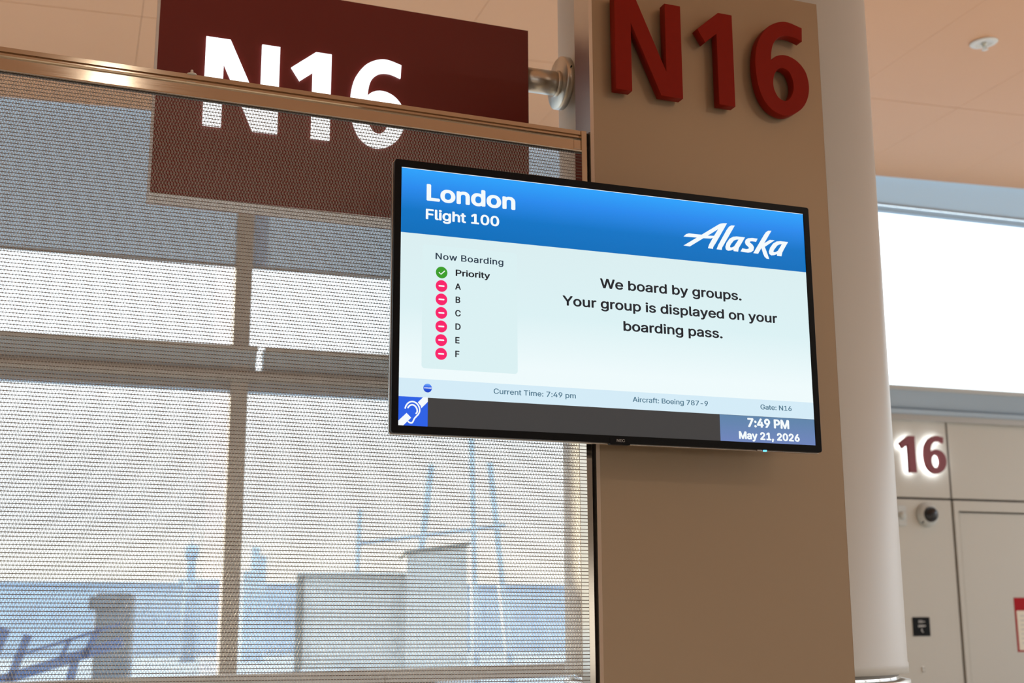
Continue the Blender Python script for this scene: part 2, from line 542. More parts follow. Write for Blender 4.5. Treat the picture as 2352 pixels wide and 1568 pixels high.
# beige panel wall with the door, right
wb = MB()
wb.box(5.3, 11.4, 9.56, 9.75, 0.0, 3.32, M['wallgap'])
for u0, u1, z0, z1 in ((5.3, 7.205, 2.634, 3.32), (7.217, 9.4, 2.634, 3.32), (9.412, 11.4, 2.634, 3.32),
                       (5.3, 7.205, 0.0, 2.622), (9.25, 11.4, 0.0, 2.622)):
    wb.box(u0, u1, 9.50, 9.58, z0, z1, M['wall'], 0.004)
wb.build('wall_back', rz=YAW_B, kind='structure')
tr = MB()
tr.box(5.2, 11.4, 9.30, 9.60, 3.530, 3.566, M['frame'], 0.004)
tr.extrude_x([(9.33, 3.53), (9.46, 3.385), (9.60, 3.385), (9.60, 3.53)], 5.2, 11.4, M['bluegrey'])
tr.extrude_x([(9.43, 3.385), (9.45, 3.35), (9.60, 3.35), (9.60, 3.385)], 5.2, 11.4, M['bluegrey'])
tr.box(5.2, 11.4, 9.46, 9.60, 3.295, 3.35, M['greyband'], 0.003)
tr.build('trim_2', rz=YAW_B, kind='structure')
dr = empty('door_1'); dr.rotation_euler = (0, 0, YAW_B); dr['kind'] = 'structure'
df = MB()
df.prism([(7.222, 0), (7.222, 2.618), (9.25, 2.618), (9.25, 0), (9.20, 0), (9.20, 2.53), (7.268, 2.53), (7.268, 0)], 9.49, 9.56, M['wall'])
df.build('door_frame', dr)
for a_, b_ in ((7.288, 8.23), (8.242, 9.18)):
    MB().box(a_, b_, 9.515, 9.56, 0.008, 2.518, M['wall'], 0.004).build('door_leaf', dr)

# round column in white cladding with a steel base
cx, cy, crad = 2.283, 3.943, 0.563
column = empty('round_column', (cx, cy, 0)); column['kind'] = 'structure'
MB().lathe([(crad - 0.012, 1.440), (crad, 1.440), (crad, 1.470), (crad - 0.003, 1.475), (crad - 0.003, 5.37)], M['column'], n=128).build('column_cover', column)
MB().lathe([(crad - 0.03, 1.40), (crad - 0.03, 1.445)], M['chrome'], n=128).build('recess_ring', column)
MB().lathe([(crad - 0.006, 0.0), (crad - 0.006, 1.398), (crad + 0.004, 1.402), (crad + 0.004, 1.418), (crad - 0.03, 1.420)], M['steel_dull'], n=128).build('steel_base', column)

# ================================================================== TAUPE PANEL IN FRONT OF THE COLUMN
pan = empty('pillar_panel', (1.889, 3.26, 0))
tag(pan, 'tall taupe metal panel in front of the white column, carrying the red N16', 'panel')
px0, px1 = 1.4865 - 1.889, 2.2855 - 1.889
pb = MB()
pb.box(px0 + 0.0078, px1 - 0.002, 0.0, 0.004, 0.0, 3.53, M['panel'])
pb.build('front_sheet', pan)
MB().box(px0, px0 + 0.002, 0.0065, 0.112, 0.0, 3.53, M['steel_dull']).box(px1 - 0.003, px1, 0.0065, 0.112, 0.0, 3.53, M['steel_dull']).box(px0, px1, 0.0065, 0.112, 3.527, 3.5295, M['steel_dull']).build('side_return', pan)
e_ = MB()
e_.prism([(0, 0), (1, 0), (1, 1), (0, 1)], 0, 1, M['panel_edge']); e_.bm.clear()
k = e_.mi(M['panel_edge'])
for xa, xb in ((px0, px0 + 0.0078), (px1, px1 - 0.0022)):
    V = [e_.bm.verts.new(p) for p in ((xa, 0.0066, 0), (xb, -0.0004, 0), (xb, -0.0004, 3.53), (xa, 0.0066, 3.53), (xb, 0.0066, 0), (xb, 0.0066, 3.53))]
    for f in ((0, 1, 2, 3), (1, 4, 5, 2), (4, 0, 3, 5), (0, 4, 1), (3, 2, 5)):
        e_.bm.faces.new([V[i] for i in f]).material_index = k
e_.build('edge_strip', pan)

# red characters, each pegged to the panel on its own
for c, x0, what in (('N', 1.5496, 'big raised red letter N'), ('1', 1.8250, 'big raised red numeral 1'), ('6', 2.0220, 'big raised red numeral 6')):
    o = obj('sign_letter' if c == 'N' else 'sign_numeral', char_mesh(c, 0.030, 0.0008), None, M['red'], (x0, 3.2345, 3.1192))
    tag(o, what + ' on the taupe panel above the display', 'letter' if c == 'N' else 'numeral', 'raised red gate number')
    for qx, qz in {'N': ((0.025, 0.06), (0.025, 0.24), (0.193, 0.06), (0.193, 0.24)), '1': ((0.093, 0.05), (0.093, 0.24)), '6': ((0.03, 0.12), (0.16, 0.10), (0.10, 0.28))}[c]:
        MB().bar((qx, 0.013, qz), (qx, 0.0255, qz), 0.004, M['steel_dull']).build('peg', o)

# ================================================================== WOVEN WIRE PARTITION
scr = empty('wire_partition', (1.4635, 3.28, 0))
tag(scr, 'steel framed partition of fine woven wire mesh beside the taupe panel', 'partition')
XR, XL = 0.0, -2.75
SH = -0.0070
rail = [(0.004, 3.0000), (0.004, 2.9880), (0.010, 2.9860), (0.010, 2.9800), (0.000, 2.9775), (-0.002, 2.9750), (0.000, 2.9725),
        (0.005, 2.9715), (0.005, 2.9415), (0.000, 2.9400), (-0.001, 2.9375), (0.000, 2.9350), (0.002, 2.9340), (0.016, 2.9340), (0.016, 3.0000)]
MB().extrude_x(rail, XL, XR, M['steel'], SH).extrude_x([(0.0025, 2.9322), (0.014, 2.9322), (0.014, 2.9345), (0.0025, 2.9345)], XL, XR, M['black'], SH).build('top_rail', scr)  # black strip under the rail stands in for the shade there
MB().box(-0.0225, 0.0, 0.0035, 0.02, 2.9425, 2.9705, M['steel'], 0.001).build('end_clip', scr)
MB().box(0.0, 0.0165, -0.001, 0.050, 0.0, 2.9995, M['steel'], 0.0008).build('side_post', scr)
MB().box(XL - 0.03, XL, -0.001, 0.050, 0.0, 3.0190, M['steel'], 0.0008).build('side_post', scr)
MB().box(XL, XR, 0.0, 0.05, 0.86, 0.92, M['steel'], 0.002).build('bottom_rail', scr)
MB().box(0.0172, 0.0225, 0.008, 0.060, 0.0, 2.9960, M['black']).build('spacer', scr)
kx, kz = 0.3535 - 1.4635, 3.0000 + SH * (0.3535 - 1.4635)
MB().lathe([(0.0135, kz), (0.0125, kz + 0.003), (0.007, kz + 0.0055), (0.0040, kz + 0.006), (0.0036, kz + 0.013), (0.002, kz + 0.0148), (0.0, kz + 0.015)], M['white'], org=(kx, 0.010, 0), n=24).build('top_pin', scr)

def tubes(polys, r, sides):
    """polys: array (count, nodes, 3) of polylines, all swept as round wire"""
    P = np.asarray(polys, dtype=np.float64); c, n, _ = P.shape
    T = np.gradient(P, axis=1); T /= np.linalg.norm(T, axis=2, keepdims=True)
    up = np.array([0.0, 1.0, 0.0])
    A = np.cross(T, up); A /= np.maximum(np.linalg.norm(A, axis=2, keepdims=True), 1e-9)
    Bv = np.cross(T, A)
    ang = np.arange(sides) * 2 * math.pi / sides
    V = P[:, :, None, :] + r * (np.cos(ang)[None, None, :, None] * A[:, :, None, :] + np.sin(ang)[None, None, :, None] * Bv[:, :, None, :])
    base = (np.arange(c)[:, None, None] * n + np.arange(n - 1)[None, :, None]) * sides
    i = np.arange(sides)[None, None, :]; j = (i + 1) % sides
    F = np.stack([base + i, base + j, base + sides + j, base + sides + i], -1).reshape(-1, 4)
    return V.reshape(-1, 3), F

PITCH, PER = 0.00950, 0.00780
XM = -0.0190                                   # the woven field stops short of the post
zt = 2.9325
rows = int((zt - 0.93) / PITCH)
zr = zt - PITCH * np.arange(rows + 1)
xs = np.linspace(XL, 0.0, 40)
rods = np.stack([np.stack([xs, np.full_like(xs, 0.006), z + SH * xs], 1) for z in zr])
V1, F1 = tubes(rods, 0.0010, 6)
nper = int((XM - XL) / PER)
k_ = np.arange(nper * 2)
xa_, xb_ = XM - k_ * PER / 2, XM - (k_ + 1) * PER / 2
strands = []
for i in range(rows):                                   # one flat spiral per row, alternately left and right handed
    ztop, zbot = zr[i] + 0.0009, zr[i + 1] - 0.0009
    odd = (k_ + i) % 2 == 1
    za, zb = np.where(odd, zbot, ztop), np.where(odd, ztop, zbot)
    yy = 0.006 + np.where(odd, -0.0010, 0.0010)
    strands.append(np.stack([np.stack([xa_, yy, za + SH * xa_], 1), np.stack([xb_, yy, zb + SH * xb_], 1)], 1))
V2, F2 = tubes(np.concatenate(strands), 0.00062, 5)
edge = np.stack([np.stack([np.full(rows * 2 + 1, XM) + 0.0008 * np.where(np.arange(rows * 2 + 1) % 2, 1, -1), np.full(rows * 2 + 1, 0.006),
                           np.linspace(zr[0], zr[-1], rows * 2 + 1)], 1)])
V3, F3 = tubes(edge, 0.0010, 5)
def quads(name, parts, m, parent):
    V = np.concatenate([p[0] for p in parts]); off = 0; Fs = []
    for v, f in parts:
        Fs.append(f + off); off += len(v)
    F = np.concatenate(Fs).astype(np.int32)
    me = bpy.data.meshes.new(name)
    me.vertices.add(len(V)); me.vertices.foreach_set('co', V.astype(np.float32).ravel())
    me.loops.add(F.size); me.loops.foreach_set('vertex_index', F.ravel())
    me.polygons.add(len(F)); me.polygons.foreach_set('loop_start', np.arange(len(F), dtype=np.int32) * 4)
    me.polygons.foreach_set('use_smooth', np.ones(len(F), dtype=bool))
    me.update(calc_edges=True)
    me.materials.append(m)
    o = bpy.data.objects.new(name, me)
    return link(o, parent)
wm = quads('wire_mesh', [(V1, F1), (V2, F2), (V3, F3)], M['wire'], scr)
wm.data.materials.append(M['rod'])
wm.data.polygons.foreach_set('material_index', np.where(np.arange(len(F1) + len(F2) + len(F3)) < len(F1), 1, 0).astype(np.int32))

# ================================================================== LIT GATE SIGN ON ITS POLE
sgn = empty('gate_sign', (1.538, 3.943, 2.84))
tag(sgn, 'dark red box sign with white lit N16 on a steel arm behind the mesh', 'sign')
sw = 1.538 - 0.312
MB().box(-sw, 0.0, -0.057, 0.057, 0.030, 0.755, M['signbody'], 0.002).build('sign_box', sgn)
for ya, yb in ((-0.0605, -0.0565), (0.0565, 0.0605)):
    MB().box(-sw, 0.0, ya, yb, 0.030, 0.755, M['signred'], 0.001).build('face_panel', sgn)
for c, x in (('N', 0.4570), ('1', 0.7260), ('6', 0.9200)):
    o = obj('letter', char_mesh(c, 0.010, 0.0015, 1.045 if c != '6' else 0.95, 0.985), sgn, M['signlit'], (x - 1.538, -0.0625, 0.263))
    tag(o, 'white lit character')
MB().lathe([(0.0425, -0.02), (0.0425, 0.165)], M['steel_dull'], org=(0, 0, 0.603), axis='X', n=40).build('arm', sgn)
MB().lathe([(0.046, 0.120), (0.046, 0.133)], M['steel_dull'], org=(0, 0, 0.603), axis='X', n=40).build('collar', sgn)
fl = MB(); fl.lathe([(0.002, 0.133), (0.090, 0.133), (0.0925, 0.1355), (0.0925, 0.160), (0.002, 0.160)], M['steel_dull'], org=(0, 0, 0.6075), axis='X', n=64)
fl.build('wall_flange', sgn)
MB().bar((0.1465, -0.088, 0.632), (0.1465, -0.0945, 0.6335), 0.003, M['dark']).build('set_screw', sgn)

# ================================================================== BOARDING DISPLAY
SW, SHT = 1.2096, 0.6804
tv = empty('boarding_display', (0.8775, 3.1170, 2.0822), -0.69 * D2R, -0.2 * D2R)
tag(tv, 'wide black flat screen listing boarding groups, hung in front of the taupe panel', 'display')
bz = MB()
bw, bh = 0.0165, 0.0180
def rrect(x0, x1, z0, z1, r, n=5):
    out = []
    for cx_, cz_, a0 in ((x1 - r, z1 - r, 0), (x0 + r, z1 - r, 90), (x0 + r, z0 + r, 180), (x1 - r, z0 + r, 270)):
        for i in range(n + 1):
            a = (a0 + 90 * i / n) * D2R
            out.append((cx_ + r * math.cos(a), cz_ + r * math.sin(a)))
    return out
def ring(outer, inner, y0, y1):
    me = outline_mesh([outer, inner], abs(y1 - y0), 0.0008)
    return xz(me, oy=(y0 + y1) / 2)
obj('bezel', ring(rrect(-bw, SW + bw, -bh, SHT + bh, 0.006), [(0, 0), (SW, 0), (SW, SHT), (0, SHT)], -0.003, 0.012), tv, M['bezel'])
obj('trim_strip', ring(rrect(-bw - 0.0015, SW + bw + 0.0015, -bh - 0.0015, SHT + bh + 0.0015, 0.006), rrect(-bw + 0.01, SW + bw - 0.01, -bh + 0.01, SHT + bh - 0.01, 0.002), 0.0135, 0.0250), tv, M['silver'])
MB().box(-bw + 0.002, SW + bw - 0.002, 0.0255, 0.046, -bh + 0.002, SHT + bh - 0.002, M['tvback'], 0.004).box(0.10, 1.16, 0.046, 0.078, -bh + 0.01, 0.60, M['tvback'], 0.01).build('back_housing', tv)
MB().box(0.70, 1.12, 0.078, 0.098, 0.10, 0.58, M['tvback'], 0.003).box(0.76, 0.80, 0.096, 0.146, 0.15, 0.52, M['tvback'], 0.003).box(1.02, 1.06, 0.096, 0.152, 0.15, 0.52, M['tvback'], 0.003).build('wall_bracket', tv)
bd = MB(); bd.prism(rrect(0.577, 0.635, -0.0235, -0.004, 0.003), -0.0046, 0.011, M['bezel'])
badge = bd.build('maker_badge', tv)
me = text_raw('NEC', 0.008); lo, hi = bounds(me)
obj('lettering', xz(me, 0.0235 / (hi[0] - lo[0]), 0.0072 / (hi[1] - lo[1]), 0.5945, -0.0155, -0.0052), badge, mat('badge_print', (0.45, 0.45, 0.45), 0.4))
MB().box(1.042, 1.050, -0.0030, 0.004, -0.0225, -0.0170, emis('blue_led', (0.05, 0.35, 1.0), 5.0)).build('power_light', tv)
MB().box(1.020, 1.034, -0.0030, 0.004, -0.0222, -0.0175, M['silver'], 0.0005).build('sensor_window', tv)

# ---- what is shown on it; millimetres from the lower left corner of the picture
LAY = 0.00025
E_ = {
    'off': mat('screen_glass', (0.02, 0.02, 0.02), 0.30, emit=(0.042, 0.042, 0.043), spec=0.3),
    'page': emis_ramp('page_white', [(0, (0.88, 0.985, 1.0)), (0.12, (0.88, 0.985, 1.0)), (0.5, (0.73, 0.905, 0.93)), (1, (0.72, 0.88, 0.90))], span=(0.12, 0.503)),
    'foot': emis('footer_blue', srgb(214, 238, 250)),
    'head': emis_ramp('header_blue', [(0, srgb(0, 112, 190)), (0.35, srgb(4, 118, 200)), (0.7, srgb(38, 140, 240)), (1, srgb(45, 165, 255))], span=(0.503, 0.68)),
    'white': emis('ink_white', (0.93, 0.98, 1.0)),
    'navy': emis('ink_navy', srgb(38, 56, 74)),
    'black': emis('ink_black', srgb(36, 38, 44)),
    'teal': emis('ink_slate', srgb(76, 116, 138)),
    'green': emis('icon_green', srgb(58, 160, 42)),
    'pink': emis('icon_pink', srgb(252, 34, 108)),
    'clock': emis_ramp('clock_blue', [(0, srgb(112, 134, 190)), (1, srgb(96, 134, 172))], span=(0, 0.074)),
    'loop': emis('loop_blue', srgb(42, 98, 232)),
    'ball': emis_ramp('ball_blue', [(0, srgb(22, 60, 190)), (0.6, srgb(40, 100, 235)), (1, srgb(120, 175, 255))], span=(0.088, 0.111)),
}
def flat(pts_list, layer, m=None):
    me = outline_mesh([[(x * 0.001, z * 0.001) for x, z in lp] for lp in pts_list])
    return xz(me, oy=-layer * LAY)
def rect(x0, x1, z0, z1): return [(x0, z0), (x1, z0), (x1, z1), (x0, z1)]
def circ(x, z, rx, rz=None, n=40):
    return [(x + rx * math.cos(2 * math.pi * i / n), z + (rz or rx) * math.sin(2 * math.pi * i / n)) for i in range(n)]
_cap = {}
def text_at(s, x, base, cap, width=None, weight=0.0, layer=3, spacing=1.0):
    if weight not in _cap:
        t = text_raw('H', weight); _cap[weight] = (bounds(t)[0][1], bounds(t)[1][1]); bpy.data.meshes.remove(t)
    b0, c1 = _cap[weight]
    me = text_raw(s, weight, spacing); lo, hi = bounds(me)
    sz = cap * 0.001 / (c1 - b0)
    sx = width * 0.001 / (hi[0] - lo[0]) if width else sz * 1.03
    return xz(me, sx, sz, x * 0.001 - lo[0] * sx, base * 0.001 - b0 * sz, -layer * LAY)
def stroke(pts, w, corner=False):
    """round-ended pen stroke along points -> closed outline"""
    P = [Vector(p) for p in pts]; L, R = [], []
    for i, p in enumerate(P):
        d = (P[min(i + 1, len(P) - 1)] - P[max(i - 1, 0)]).normalized(); n = Vector((-d.y, d.x))
        L.append(p + n * w / 2); R.append(p - n * w / 2)
    def cap(c, a, b):
        v = (a - c); return [c + Matrix.Rotation(-math.pi * t / 6, 2) @ v for t in range(1, 6)]
    out = L + cap(P[-1], L[-1], R[-1]) + R[::-1] + cap(P[0], R[0], L[0])
    return [(q.x, q.y) for q in out]
def open_smooth(pts, k=5):
    P = [Vector(p) for p in pts]; out = []
    for i in range(len(P) - 1):
        p0, p1, p2, p3 = P[max(i - 1, 0)], P[i], P[i + 1], P[min(i + 2, len(P) - 1)]
        for j in range(k):
            t = j / k
            q = 0.5 * ((2 * p1) + (p2 - p0) * t + (2 * p0 - 5 * p1 + 4 * p2 - p3) * t * t + (3 * p1 - p0 - 3 * p2 + p3) * t ** 3)
            out.append((q.x, q.y))
    out.append(tuple(P[-1])); return out

screen = MB().box(0.0, SW, 0.0, 0.010, 0.0, SHT, E_['off']).build('screen', tv)
obj('page_area', flat([rect(0.3, 1209.3, 122, 503.4)], 1), screen, E_['page'])
obj('header_banner', flat([rect(0.3, 1209.3, 503.3, 678.2)], 1), screen, E_['head'])
obj('header_line', flat([rect(0.3, 1209.3, 678.2, 680.2)], 1), screen, E_['white'])
obj('footer_strip', flat([rect(0.3, 1209.3, 74.6, 122.3)], 1), screen, E_['foot'])
obj('list_card', flat([rrect(60, 320, 150, 476, 8)], 1.4), screen, emis('card_tint', (0.722, 0.898, 0.918)))
obj('title_lettering', text_at('London', 69.2, 595, 45.8, 246.2, 0.028), screen, E_['white'])
obj('flight_lettering', text_at('Flight 100', 67.4, 544.5, 28.2, 202.2, 0.024), screen, E_['white'])
obj('list_heading', text_at('Now Boarding', 94.8, 439, 17.1, 186, 0.012, spacing=1.05), screen, E_['navy'])
def row(s, x, base, w=None): return text_at(s, x, base, 17.0, w, 0.020)
for a_ in (('Priority', 149.4, 399, 94.5), ('A', 148.1, 362.2), ('B', 149.4, 326.9), ('C', 148.5, 291.2), ('D', 149.2, 255.6), ('E', 149.2, 219.8), ('F', 149.2, 183.8)):
    obj('list_lettering', row(*a_), screen, E_['black'])
obj('check_icon', join_meshes('check_icon', [(flat([circ(111.7, 404.7, 15.6)], 2), E_['green']), (flat([stroke([(105.0, 404.2), (109.8, 399.8), (119.4, 409.0)], 2.6)], 3), E_['white'])]), screen)
for zc_ in (368.7, 333.0, 297.3, 261.6, 225.7, 189.9):
    obj('stop_icon', join_meshes('stop_icon', [(flat([circ(111.6, zc_, 15.6)], 2), E_['pink']), (flat([stroke([(105.4, zc_), (111.6, zc_), (117.8, zc_)], 3.9)], 3), E_['white'])]), screen)
for s_, x, b_, w in (('We board by groups.', 558.6, 401.3, 433.5), ('Your group is displayed on your', 448.3, 344.4, 656), ('boarding pass.', 624.9, 287.8, 302)):
    obj('message_lettering', text_at(s_, x, b_, 27.2, w, 0.018), screen, E_['black'])
for s_, x, b_, w in (('Current Time: 7:49 pm', 253.2, 94.6, 228.8), ('Aircraft: Boeing 787-9', 647, 94.6, 226), ('Gate: N16', 1037.2, 94.6, 99.2)):
    obj('footer_lettering', text_at(s_, x, b_, 13.8, w, 0.008), screen, E_['teal'])
obj('round_emblem', join_meshes('round_emblem', [(flat([circ(76.7, 99.3, 11.3)], 2), E_['ball']), (text_at('oneworld', 67.2, 97.8, 4.0, 19.0, 0.01), E_['white'])]), screen)
obj('clock_box', flat([rect(908.5, 1209.3, 0.5, 74.1)], 1), screen, E_['clock'])
obj('clock_lettering', text_at('7:49 PM', 993.8, 43.0, 25.6, 132, 0.034), screen, E_['white'])
obj('clock_lettering', text_at('May 21, 2026', 965.6, 8.9, 21.6, 192, 0.034), screen, E_['white'])
ear_o = [(18.6, 45.0), (21.1, 51.8), (26.8, 58.8), (34.1, 62.3), (40.9, 62.2), (47.8, 58.9), (53.1, 53.0), (55.8, 46.4), (56.2, 39.1), (53.3, 31.7), (48.1, 25.8), (43.0, 19.9), (39.9, 13.5), (37.3, 9.3), (33.7, 8.3), (29.5, 9.5), (27.2, 11.4)]
ear_i = [(25.9, 46.6), (30.0, 51.8), (36.3, 54.5), (42.6, 52.9), (47.4, 48.0), (49.8, 41.9), (49.6, 36.7), (47.3, 32.8)]
obj('hearing_symbol', join_meshes('hearing_symbol', [(flat([rect(0.3, 77.6, 0.5, 75.0)], 1), E_['loop']),
    (flat([[(51.4, 61.4), (65.0, 75.2), (77.6, 75.2), (77.6, 64.1), (61.0, 47.1), (58.3, 53.8)]], 2), E_['white']),
    (flat([[(0.3, 11.7), (22.4, 33.1), (34.6, 21.5), (13.5, 0.5), (0.3, 0.5)]], 2), E_['white']),
    (flat([stroke(open_smooth(ear_o, 4), 3.9)], 3), E_['white']), (flat([stroke(open_smooth(ear_i, 4), 4.0)], 3), E_['white'])]), screen)
LOGO = [
    ([(815.7, 545.7), (858.4, 572.9), (816.5, 571.6), (825.1, 579.9), (834.5, 582.8), (873.7, 582.8), (927.8, 617.6), (935.6, 621.8), (945.2, 623.9), (956.7, 624.8), (918.3, 563.4), (909.3, 550.3), (908.1, 544.6), (892.2, 545.1), (896.3, 556.0), (909.3, 577.3), (901.6, 574.2), (879.0, 573.0), (835.2, 544.7)],
     [(893.4, 582.1), (927.3, 604.5), (913.3, 583.8), (909.5, 583.1)]),
    ([(919.5, 544.7), (925.6, 558.0), (954.0, 604.6), (962.0, 615.1), (969.9, 620.0), (981.4, 620.7), (944.8, 562.6), (937.7, 551.4), (936.1, 544.3)],),
    ([(973.8, 549.4), (965.0, 545.4), (955.5, 543.9), (949.5, 547.0), (947.9, 554.2), (952.5, 566.8), (962.6, 580.1), (974.3, 586.9), (985.9, 589.0), (1012.8, 588.7), (996.4, 563.4), (991.2, 555.0), (988.3, 544.2), (973.6, 544.5)],
     [(991.7, 580.4), (983.6, 579.1), (975.8, 575.3), (966.8, 564.8), (962.7, 557.4), (964.1, 554.4), (969.2, 554.9), (976.1, 558.7)]),
    ([(996.1, 545.8), (1002.8, 555.6), (1015.2, 554.2), (1022.1, 555.9), (1024.1, 559.1), (1020.4, 563.1), (1013.9, 567.7), (1011.7, 574.6), (1014.5, 581.9), (1022.4, 587.1), (1036.0, 589.4), (1053.9, 589.1), (1048.2, 578.9), (1035.6, 579.6), (1028.8, 578.4), (1027.7, 575.3), (1036.2, 570.0), (1040.7, 562.5), (1038.4, 552.6), (1030.4, 546.5), (1020.6, 544.2), (1007.1, 544.6)],),
    ([(1037.4, 544.6), (1074.5, 601.3), (1081.8, 610.9), (1089.9, 616.5), (1100.7, 617.3), (1074.8, 577.4), (1093.5, 589.4), (1109.9, 589.8), (1076.3, 566.9), (1089.0, 532.0), (1080.2, 532.0), (1073.6, 537.5), (1069.2, 546.8), (1065.0, 562.3), (1052.9, 544.0)],),
    ([(1115.2, 549.2), (1106.2, 545.1), (1096.3, 543.3), (1090.2, 546.7), (1088.6, 554.0), (1093.9, 566.9), (1103.9, 579.4), (1116.0, 586.9), (1128.0, 589.0), (1154.1, 588.9), (1138.7, 565.1), (1133.3, 555.7), (1129.7, 543.8), (1115.0, 543.8)],
     [(1133.1, 580.6), (1124.5, 578.5), (1117.4, 574.6), (1107.0, 562.0), (1103.6, 556.3), (1105.6, 553.9), (1110.6, 554.7), (1118.3, 559.0)]),
]
obj('airline_logo', join_meshes('airline_logo', [(flat(list(l_), 3), E_['white']) for l_ in LOGO]), screen)

# ================================================================== CEILING SPRINKLER
sp = empty('fire_sprinkler', B(5.727, 6.832, zc(5.727))); sp.rotation_euler = (0, -4.5 * D2R, YAW_B)
tag(sp, 'white round fire sprinkler with cover plate on the peach ceiling', 'sprinkler')
MB().lathe([(0.094, 0.001), (0.094, -0.004), (0.088, -0.009), (0.055, -0.011), (0.050, -0.006), (0.034, -0.004), (0.0, -0.004)], M['white'], n=48).build('cover_plate', sp)
MB().lathe([(0.018, -0.003), (0.018, -0.016), (0.010, -0.018), (0.010, -0.030)], M['nozzle'], n=20).build('nozzle', sp)
for s_ in (-1, 1): MB().bar((s_ * 0.016, 0, -0.010), (s_ * 0.005, 0, -0.050), 0.003, M['nozzle']).build('yoke_arm', sp)
MB().lathe([(0.006, -0.046), (0.022, -0.050), (0.022, -0.053), (0.0, -0.054)], M['white'], n=20).build('deflector', sp)

# ================================================================== THINGS ON THE BEIGE WALL
# back-lit gate number over the door
for c, u, sx in (('1', 6.672, 1.30), ('6', 6.916, 1.17)):
    o = obj('backlit_numeral', char_mesh(c, 0.030, 0.002, sx, 1.05), None, M['halored'], B(u, 9.445, 2.842)); o.rotation_euler = (0, 0, YAW_B)
    tag(o, 'small dark red numeral %s with white glow on the beige wall above the door' % c, 'numeral', 'back-lit gate number')
    obj('light_strip', char_mesh(c, 0.006, 0.0, sx, 1.05), o, M['halo'], (0, 0.0190, 0))
    for qz in (0.08, 0.24): MB().bar((0.115 if c == '1' else 0.03, 0.010, qz), (0.115 if c == '1' else 0.03, 0.0545, qz), 0.005, M['halored']).build('peg', o)

sc_ = empty('security_camera', B(6.944, 9.50, 2.489)); sc_.rotation_euler = (0, 0, YAW_B)
tag(sc_, 'round grey dome security camera on the beige wall below the small 16', 'camera')
MB().lathe([(0.102, 0.0), (0.102, -0.012), (0.096, -0.035), (0.080, -0.055), (0.064, -0.060), (0.0, -0.060)], M['camgrey'], axis='Y', n=48).build('housing', sc_)
MB().lathe([(0.066 * math.cos(a), -0.057 - 0.062 * math.sin(a)) for a in [i * math.pi / 24 for i in range(13)]], M['dome'], axis='Y', n=40).build('dome', sc_)
MB().bar((-0.066, -0.030, -0.071), (-0.066, -0.046, -0.060), 0.006, M['dark']).build('screw', sc_)

sn = empty('wall_sensor', B(6.690, 9.50, 2.478)); sn.rotation_euler = (0, 0, YAW_B)
tag(sn, 'small beige wall plate with round knob, half behind the white column', 'sensor')
MB().prism(rrect(-0.042, 0.042, -0.085, 0.085, 0.012), -0.016, 0.0, M['camgrey']).build('plate', sn)
MB().lathe([(0.034, -0.011), (0.034, -0.022), (0.024, -0.036), (0.010, -0.042), (0.0, -0.042)], M['camgrey'], axis='Y', n=32).build('knob', sn)

rs = empty('room_sign', B(6.815, 9.50, 1.558)); rs.rotation_euler = (0, 0, YAW_B)
tag(rs, 'small black square room sign on the beige wall left of the door', 'sign')
MB().box(-0.083, 0.083, -0.008, 0.0, -0.077, 0.077, M['dark'], 0.002).build('plate', rs)
mk = MB()
for (x0, x1, z0, z1) in ((-0.028, -0.020, 0.030, 0.052), (-0.014, -0.006, 0.030, 0.052), (0.0, 0.008, 0.030, 0.052), (0.014, 0.032, 0.036, 0.044),
                         (-0.034, -0.026, -0.006, 0.014), (-0.020, -0.004, -0.004, 0.014), (0.002, 0.018, -0.004, 0.014), (0.024, 0.038, 0.0, 0.012),
                         (-0.006, 0.004, -0.040, -0.018), (0.004, 0.014, -0.048, -0.040)):
    mk.box(x0, x1, -0.0092, -0.0078, z0, z1, M['mark'])
mk.build('print', rs)

nt_ = empty('door_notice', B(7.93, 9.515, 1.57)); nt_.rotation_euler = (0, 0, YAW_B)
tag(nt_, 'white notice with red header and border on the grey beige door', 'notice')
MB().box(-0.145, 0.145, -0.003, 0.0, -0.228, 0.228, M['notered']).build('red_border', nt_)
MB().box(-0.128, 0.128, -0.0045, -0.0029, -0.214, 0.118, M['paper']).build('paper_sheet', nt_)
ln = MB()
for i in range(7): ln.box(-0.095, 0.10 - 0.03 * (i % 3), -0.0052, -0.0044, 0.07 - i * 0.038, 0.078 - i * 0.038, M['mark'])
ln.build('print', nt_)

hk = empty('wall_hook', B(6.806, 9.50, 1.213)); hk.rotation_euler = (0, 0, YAW_B)
tag(hk, 'tiny metal hook on the beige wall under the black room sign', 'hook')
MB().box(-0.010, 0.010, -0.004, 0.0, -0.026, 0.026, M['steel_dull'], 0.001).build('back_plate', hk)
MB().bar((0, -0.002, 0.010), (0, -0.022, 0.004), 0.006, M['greyband']).bar((0, -0.002, -0.014), (0, -0.022, -0.018), 0.006, M['greyband']).build('prong', hk)

# ================================================================== BEIGE RAIL BEYOND THE MESH
p0, p1 = Vector(B(-1.70, 6.55, 0)), Vector(B(3.80, 9.20, 0))
ra = math.atan2(p1.y - p0.y, p1.x - p0.x); rl = (p1 - p0).length
hr = empty('guard_rail', (p0.x, p0.y, 0)); hr.rotation_euler = (0, 0, ra)
tag(hr, 'long beige guard rail in front of the windows, seen low through the mesh', 'rail')
MB().box(0, rl, -0.03, 0.03, 1.278, 1.32, M['frame'], 0.004).build('top_bar', hr)
MB().box(0, rl, -0.024, 0.024, 1.228, 1.2775, M['frame'], 0.003).build('lower_bar', hr)
for q in (0.05, rl / 3, 2 * rl / 3, rl - 0.05):
    MB().box(q - 0.03, q + 0.03, -0.0295, 0.0295, 0.0, 1.30, M['frame'], 0.003).build('post', hr)

